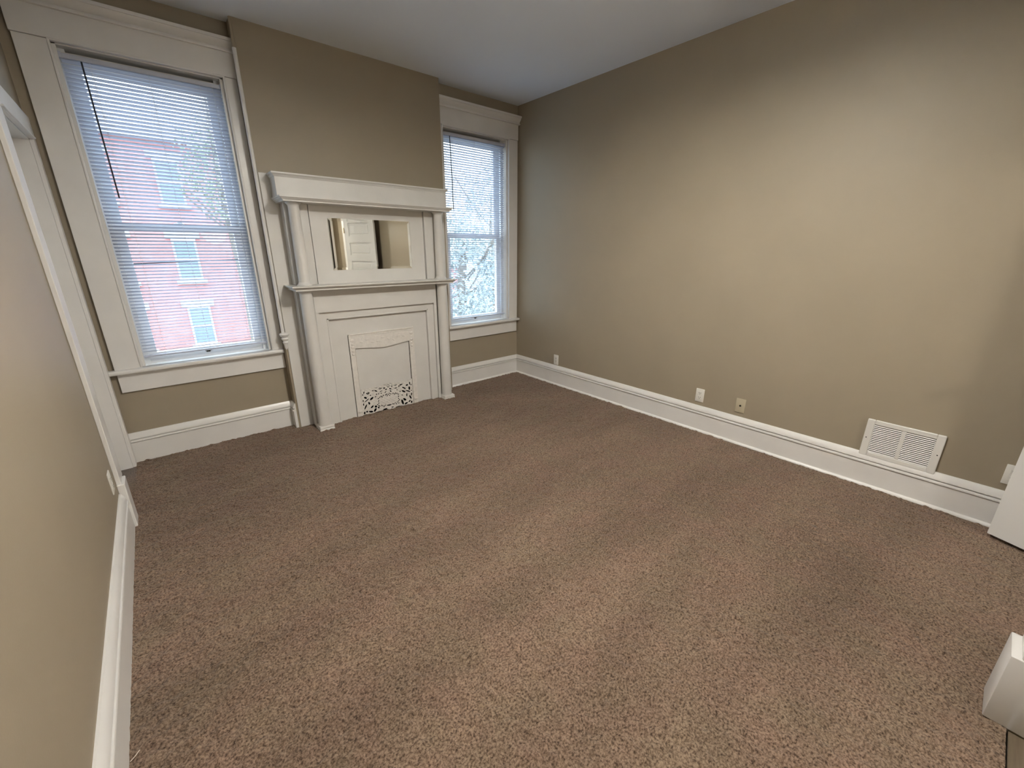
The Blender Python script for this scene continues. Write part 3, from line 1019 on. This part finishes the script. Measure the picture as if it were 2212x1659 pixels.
# ------------------------------------------------------------------ air vent
vy0, vy1, vz0, vz1 = -3.787, -3.431, 0.2035, 0.450
vt = thing('air_vent', 'white metal return air vent with two banks of louvres above the baseboard', 'vent', (0, (vy0 + vy1) / 2, vz0))
fb = 0.0085
bw = 0.038
B('frame', [(-fb - 0.009, -0.001, vy0, vy0 + bw, vz0, vz1), (-fb - 0.009, -0.001, vy1 - bw, vy1, vz0, vz1),
            (-fb - 0.009, -0.0205 + 0.0195, vy0 + bw, vy1 - bw, vz0, vz0 + 0.030), (-fb - 0.009, -0.001, vy0 + bw, vy1 - bw, vz1 - 0.030, vz1)], VENT, vt, bev=0.0035)
ym = (vy0 + vy1) / 2
B('divider', (-0.0165, -0.002, ym - 0.009, ym + 0.009, vz0 + 0.030, vz1 - 0.030), VENT, vt, bev=0.001)
B('duct', (-0.0025, -0.0012, vy0 + bw - 0.002, vy1 - bw + 0.002, vz0 + 0.028, vz1 - 0.028), DUCT, vt)
nl = 16
for ya, yb_ in ((vy0 + bw, ym - 0.009), (ym + 0.009, vy1 - bw)):
    me = None
    for i in range(nl):
        zz = vz0 + 0.030 + (i + 0.5) * (vz1 - vz0 - 0.060) / nl
        if me is None:
            bm = bmesh.new()
            vs = [bm.verts.new((x, yy, z)) for x, z in ((-0.0165, -0.0028), (-0.0160, -0.0036), (-0.0115, 0.0024), (-0.0105, 0.0020)) for yy in (ya - ym, yb_ - ym)]
            for f in ((0, 1, 3, 2), (2, 3, 7, 6), (6, 7, 5, 4), (4, 5, 1, 0), (0, 2, 6, 4), (1, 3, 7, 5)):
                bm.faces.new([vs[k] for k in f])
            lv = obj('louvre', bm, VENT, vt)
            me = lv.data
        else:
            lv = bpy.data.objects.new('louvre', me)
            COL.objects.link(lv)
            lv.parent = vt
        lv.location = (0, 0, zz - vz0)
for yy in (vy0 + 0.014, vy1 - 0.014):
    B('screw', (-fb - 0.0100, -fb - 0.0085, yy - 0.003, yy + 0.003, (vz0 + vz1) / 2 - 0.003, (vz0 + vz1) / 2 + 0.003), SLOT, vt)

# ------------------------------------------------------------------ loose thread on the carpet
tube('thread', [(-3.655, -2.440, 0.008), (-3.648, -2.439, 0.012), (-3.642, -2.437, 0.015), (-3.637, -2.432, 0.016), (-3.633, -2.424, 0.014)], 0.0010, THREAD, None, 6)
tag(bpy.data.objects['thread'], 'short white thread lying on the carpet beside the white baseboard', 'thread')

# ------------------------------------------------------------------ lamps


def ceiling_lamp(x, y, rim, label, power, col, radius, rise):
    """pendant: canopy, stem, added drum shade open below, round bulb inside"""
    t = thing('ceiling_lamp', label, 'lamp', (x, y, rim))
    lathe('canopy', [(0.065, H - 0.001), (0.065, H - 0.02), (0.02, H - 0.035)], x, y, BRASS, t, seg=24)
    lathe('stem', [(0.008, H - 0.03), (0.008, rim + 0.13)], x, y, BRASS, t, seg=10)
    bm = bmesh.new()
    prof = [(0.195, 0.16), (0.20, 0.16), (0.205, 0.0), (0.200, 0.0)]
    rings = [[bm.verts.new((r * math.cos(k * math.pi / 18), r * math.sin(k * math.pi / 18), z)) for k in range(36)] for r, z in prof]
    for p, q_ in zip(rings, rings[1:] + rings[:1]):
        for i in range(36):
            j = (i + 1) % 36
            bm.faces.new((p[i], p[j], q_[j], q_[i]))
    obj('added_drum_shade', bm, DOORW, t, smooth=True)  # added shade, out of view, holds the room bulb's light off the upper walls
    B('spider', [(x - 0.196, x + 0.196, y - 0.003, y + 0.003, rim + 0.150, rim + 0.155), (x - 0.003, x + 0.003, y - 0.196, y + 0.196, rim + 0.150, rim + 0.155)], BRASS, t)
    L = bpy.data.lights.new('bulb', 'POINT')
    L.energy = power
    L.color = col
    L.shadow_soft_size = radius
    lo = bpy.data.objects.new('bulb', L)
    lo.parent = t
    lo.location = (0, 0, rise)
    COL.objects.link(lo)
    return t


ceiling_lamp(-1.95, -2.75, 2.56, 'pendant lamp with an added white drum shade hanging in the carpeted room', 78, (1.0, 0.95, 0.87), 0.09, 0.080)
ceiling_lamp(-1.35, -5.95, 2.22, 'pendant lamp with a white drum shade hanging in the hall', 40, (1.0, 0.94, 0.85), 0.14, -0.02)


def floor_lamp(x, y, z, power, col, radius):
    t = thing('floor_lamp', 'floor lamp with a round globe standing on the hall boards', 'lamp', (x, y, -0.006))
    lathe('base', [(0.15, -0.006), (0.15, 0.012), (0.02, 0.03)], x, y, BRASS, t, seg=24)
    lathe('pole', [(0.011, 0.02), (0.011, z - radius - 0.01)], x, y, BRASS, t, seg=10)
    L = bpy.data.lights.new('globe', 'POINT')
    L.energy = power
    L.color = col
    L.shadow_soft_size = radius
    lo = bpy.data.objects.new('globe', L)
    lo.parent = t
    lo.location = (0, 0, z + 0.006)
    COL.objects.link(lo)


floor_lamp(-2.30, -5.40, 1.75, 10, (1.0, 0.95, 0.87), 0.18)

# ------------------------------------------------------------------ outdoors
gz = -4.2
struct(B('ground', (-60, 80, 0.5, 120, gz - 0.1, gz), ASPH), 'grey street ground outside far below the windows', 'ground')


def building(name, x0, x1, y, z1, wins, label, depth=9.0):
    b = thing(name, label, 'building', ((x0 + x1) / 2, y, gz))
    B('brick_wall', (x0, x1, y, y + depth, gz, z1), BRICK, b)
    B('cornice', (x0 - 0.2, x1 + 0.2, y - 0.35, y + depth, z1 - 0.25, z1 + 0.2), STONE, b)
    for wx, wz, ww, wh in wins:
        f = B('window', [(wx - ww / 2, wx + ww / 2, y - 0.06, y - 0.001, wz, wz + 0.08), (wx - ww / 2, wx + ww / 2, y - 0.06, y - 0.001, wz + wh - 0.08, wz + wh),
                         (wx - ww / 2, wx - ww / 2 + 0.07, y - 0.06, y - 0.001, wz + 0.08, wz + wh - 0.08), (wx + ww / 2 - 0.07, wx + ww / 2, y - 0.06, y - 0.001, wz + 0.08, wz + wh - 0.08),
                         (wx - ww / 2 + 0.07, wx + ww / 2 - 0.07, y - 0.06, y - 0.001, wz + wh / 2 - 0.04, wz + wh / 2 + 0.04)], SASH, b)
        B('pane', (wx - ww / 2 + 0.07, wx + ww / 2 - 0.07, y - 0.03, y - 0.02, wz + 0.08, wz + wh - 0.08), FARGLASS, f)
        B('lintel', (wx - ww / 2 - 0.18, wx + ww / 2 + 0.18, y - 0.05, y - 0.001, wz + wh, wz + wh + 0.28), STONE, f)
        B('stone_sill', (wx - ww / 2 - 0.12, wx + ww / 2 + 0.12, y - 0.12, y - 0.001, wz - 0.15, wz), STONE, f)
    return b


wins = []
for fx in (-6.6, -4.2, -1.9, 0.6, 3.0):
    for fz in (-2.75, 0.15, 3.25):
        wins.append((fx, fz, 0.85, 1.75))
building('brick_building', -9.0, 5.0, 20.0, 5.9, wins, 'red brick building across the street with pale lintels')
wins2 = [(fx, -2.8, 0.9, 1.7) for fx in (15.4, 17.6)]
building('brick_building', 13.8, 19.2, 30.0, 0.2, wins2, 'lower brick building behind the leafy trees', 8.0)


def tree(x, y, h, cr, seed, label, material, n):
    t = thing('tree', label, 'tree', (x, y, gz), 'street trees')
    rng = np.random.default_rng(seed)
    tube('trunk', [(x, y, gz), (x + 0.1, y, gz + h * 0.35), (x - 0.05, y + 0.1, gz + h * 0.62), (x + 0.1, y, gz + h * 0.9)], 0.16, BARK, t, seg=10)
    for k in range(9):
        a = rng.uniform(0, 6.28)
        e = rng.uniform(0.5, 0.95)
        z_ = gz + h * rng.uniform(0.35, 0.7)
        tube('branch', [(x, y, z_), (x + math.cos(a) * cr * 0.5 * e, y + math.sin(a) * cr * 0.5 * e, z_ + cr * 0.35), (x + math.cos(a) * cr * e, y + math.sin(a) * cr * e, z_ + cr * 0.85)], 0.03, BARK, t, seg=6)
    # leaves: small folded blades spread through the crown
    d = rng.standard_normal((n, 3))
    d /= np.linalg.norm(d, axis=1)[:, None]
    r = cr * rng.uniform(0.15, 1, n) ** 0.45
    c = d * r[:, None] * np.array([1, 1, 1.25])
    clump = np.sin(c[:, 0] * 2.3 + seed) * np.sin(c[:, 1] * 2.1) * np.sin(c[:, 2] * 2.6 + 1)
    c = c[clump > -0.25]
    n = len(c)
    c += np.array([0, 0, h * 0.68])
    s = rng.uniform(0.05, 0.10, n)
    u = rng.standard_normal((n, 3))
    u /= np.linalg.norm(u, axis=1)[:, None]
    wv = np.cross(u, rng.standard_normal((n, 3)))
    wv /= np.linalg.norm(wv, axis=1)[:, None]
    nn = np.cross(u, wv)
    A = c - u * s[:, None]
    Bq = c + wv * (s * 0.5)[:, None] + nn * (s * 0.15)[:, None]
    Cq = c + u * s[:, None]
    D = c - wv * (s * 0.5)[:, None] + nn * (s * 0.15)[:, None]
    v = np.stack([A, Bq, Cq, D], 1).reshape(-1, 3)
    f = np.stack([np.arange(0, 4 * n, 4), np.arange(1, 4 * n, 4), np.arange(2, 4 * n, 4), np.arange(3, 4 * n, 4)], 1)
    me = bpy.data.meshes.new('foliage')
    me.from_pydata(v.tolist(), [], np.vstack([f[:, [0, 1, 2]], f[:, [0, 2, 3]]]).tolist())
    me.materials.append(material)
    o = bpy.data.objects.new('foliage', me)
    COL.objects.link(o)
    o.parent = t
    o['kind'] = 'stuff'
    return t


tree(-0.75, 14.5, 12.0, 1.35, 4, 'leafy street tree in front of the red brick building', LEAF, 3000)
tree(5.6, 9.5, 6.6, 1.9, 9, 'pale leafy tree low outside the corner window', LEAF2, 9000)
tree(10.2, 13.5, 9.8, 2.6, 12, 'tall airy tree outside the corner window', LEAF2, 7000)
tree(9.6, 8.6, 4.4, 1.3, 21, 'short bushy tree outside the corner window', LEAF, 6000)
for k, (za, zb) in enumerate(((-1.55, -0.95), (1.15, 1.55))):
    o = tube('utility_cable', [(-12 + 2.1 * i, 11.5, za + (zb - za) * i / 8 - 0.25 * math.sin(math.pi * i / 8)) for i in range(9)], 0.018, CABLE, None, 6)
    tag(o, ['black utility cable strung across the lower storey of the brick building', 'black utility cable strung across the upper storey of the brick building'][k], 'cable')
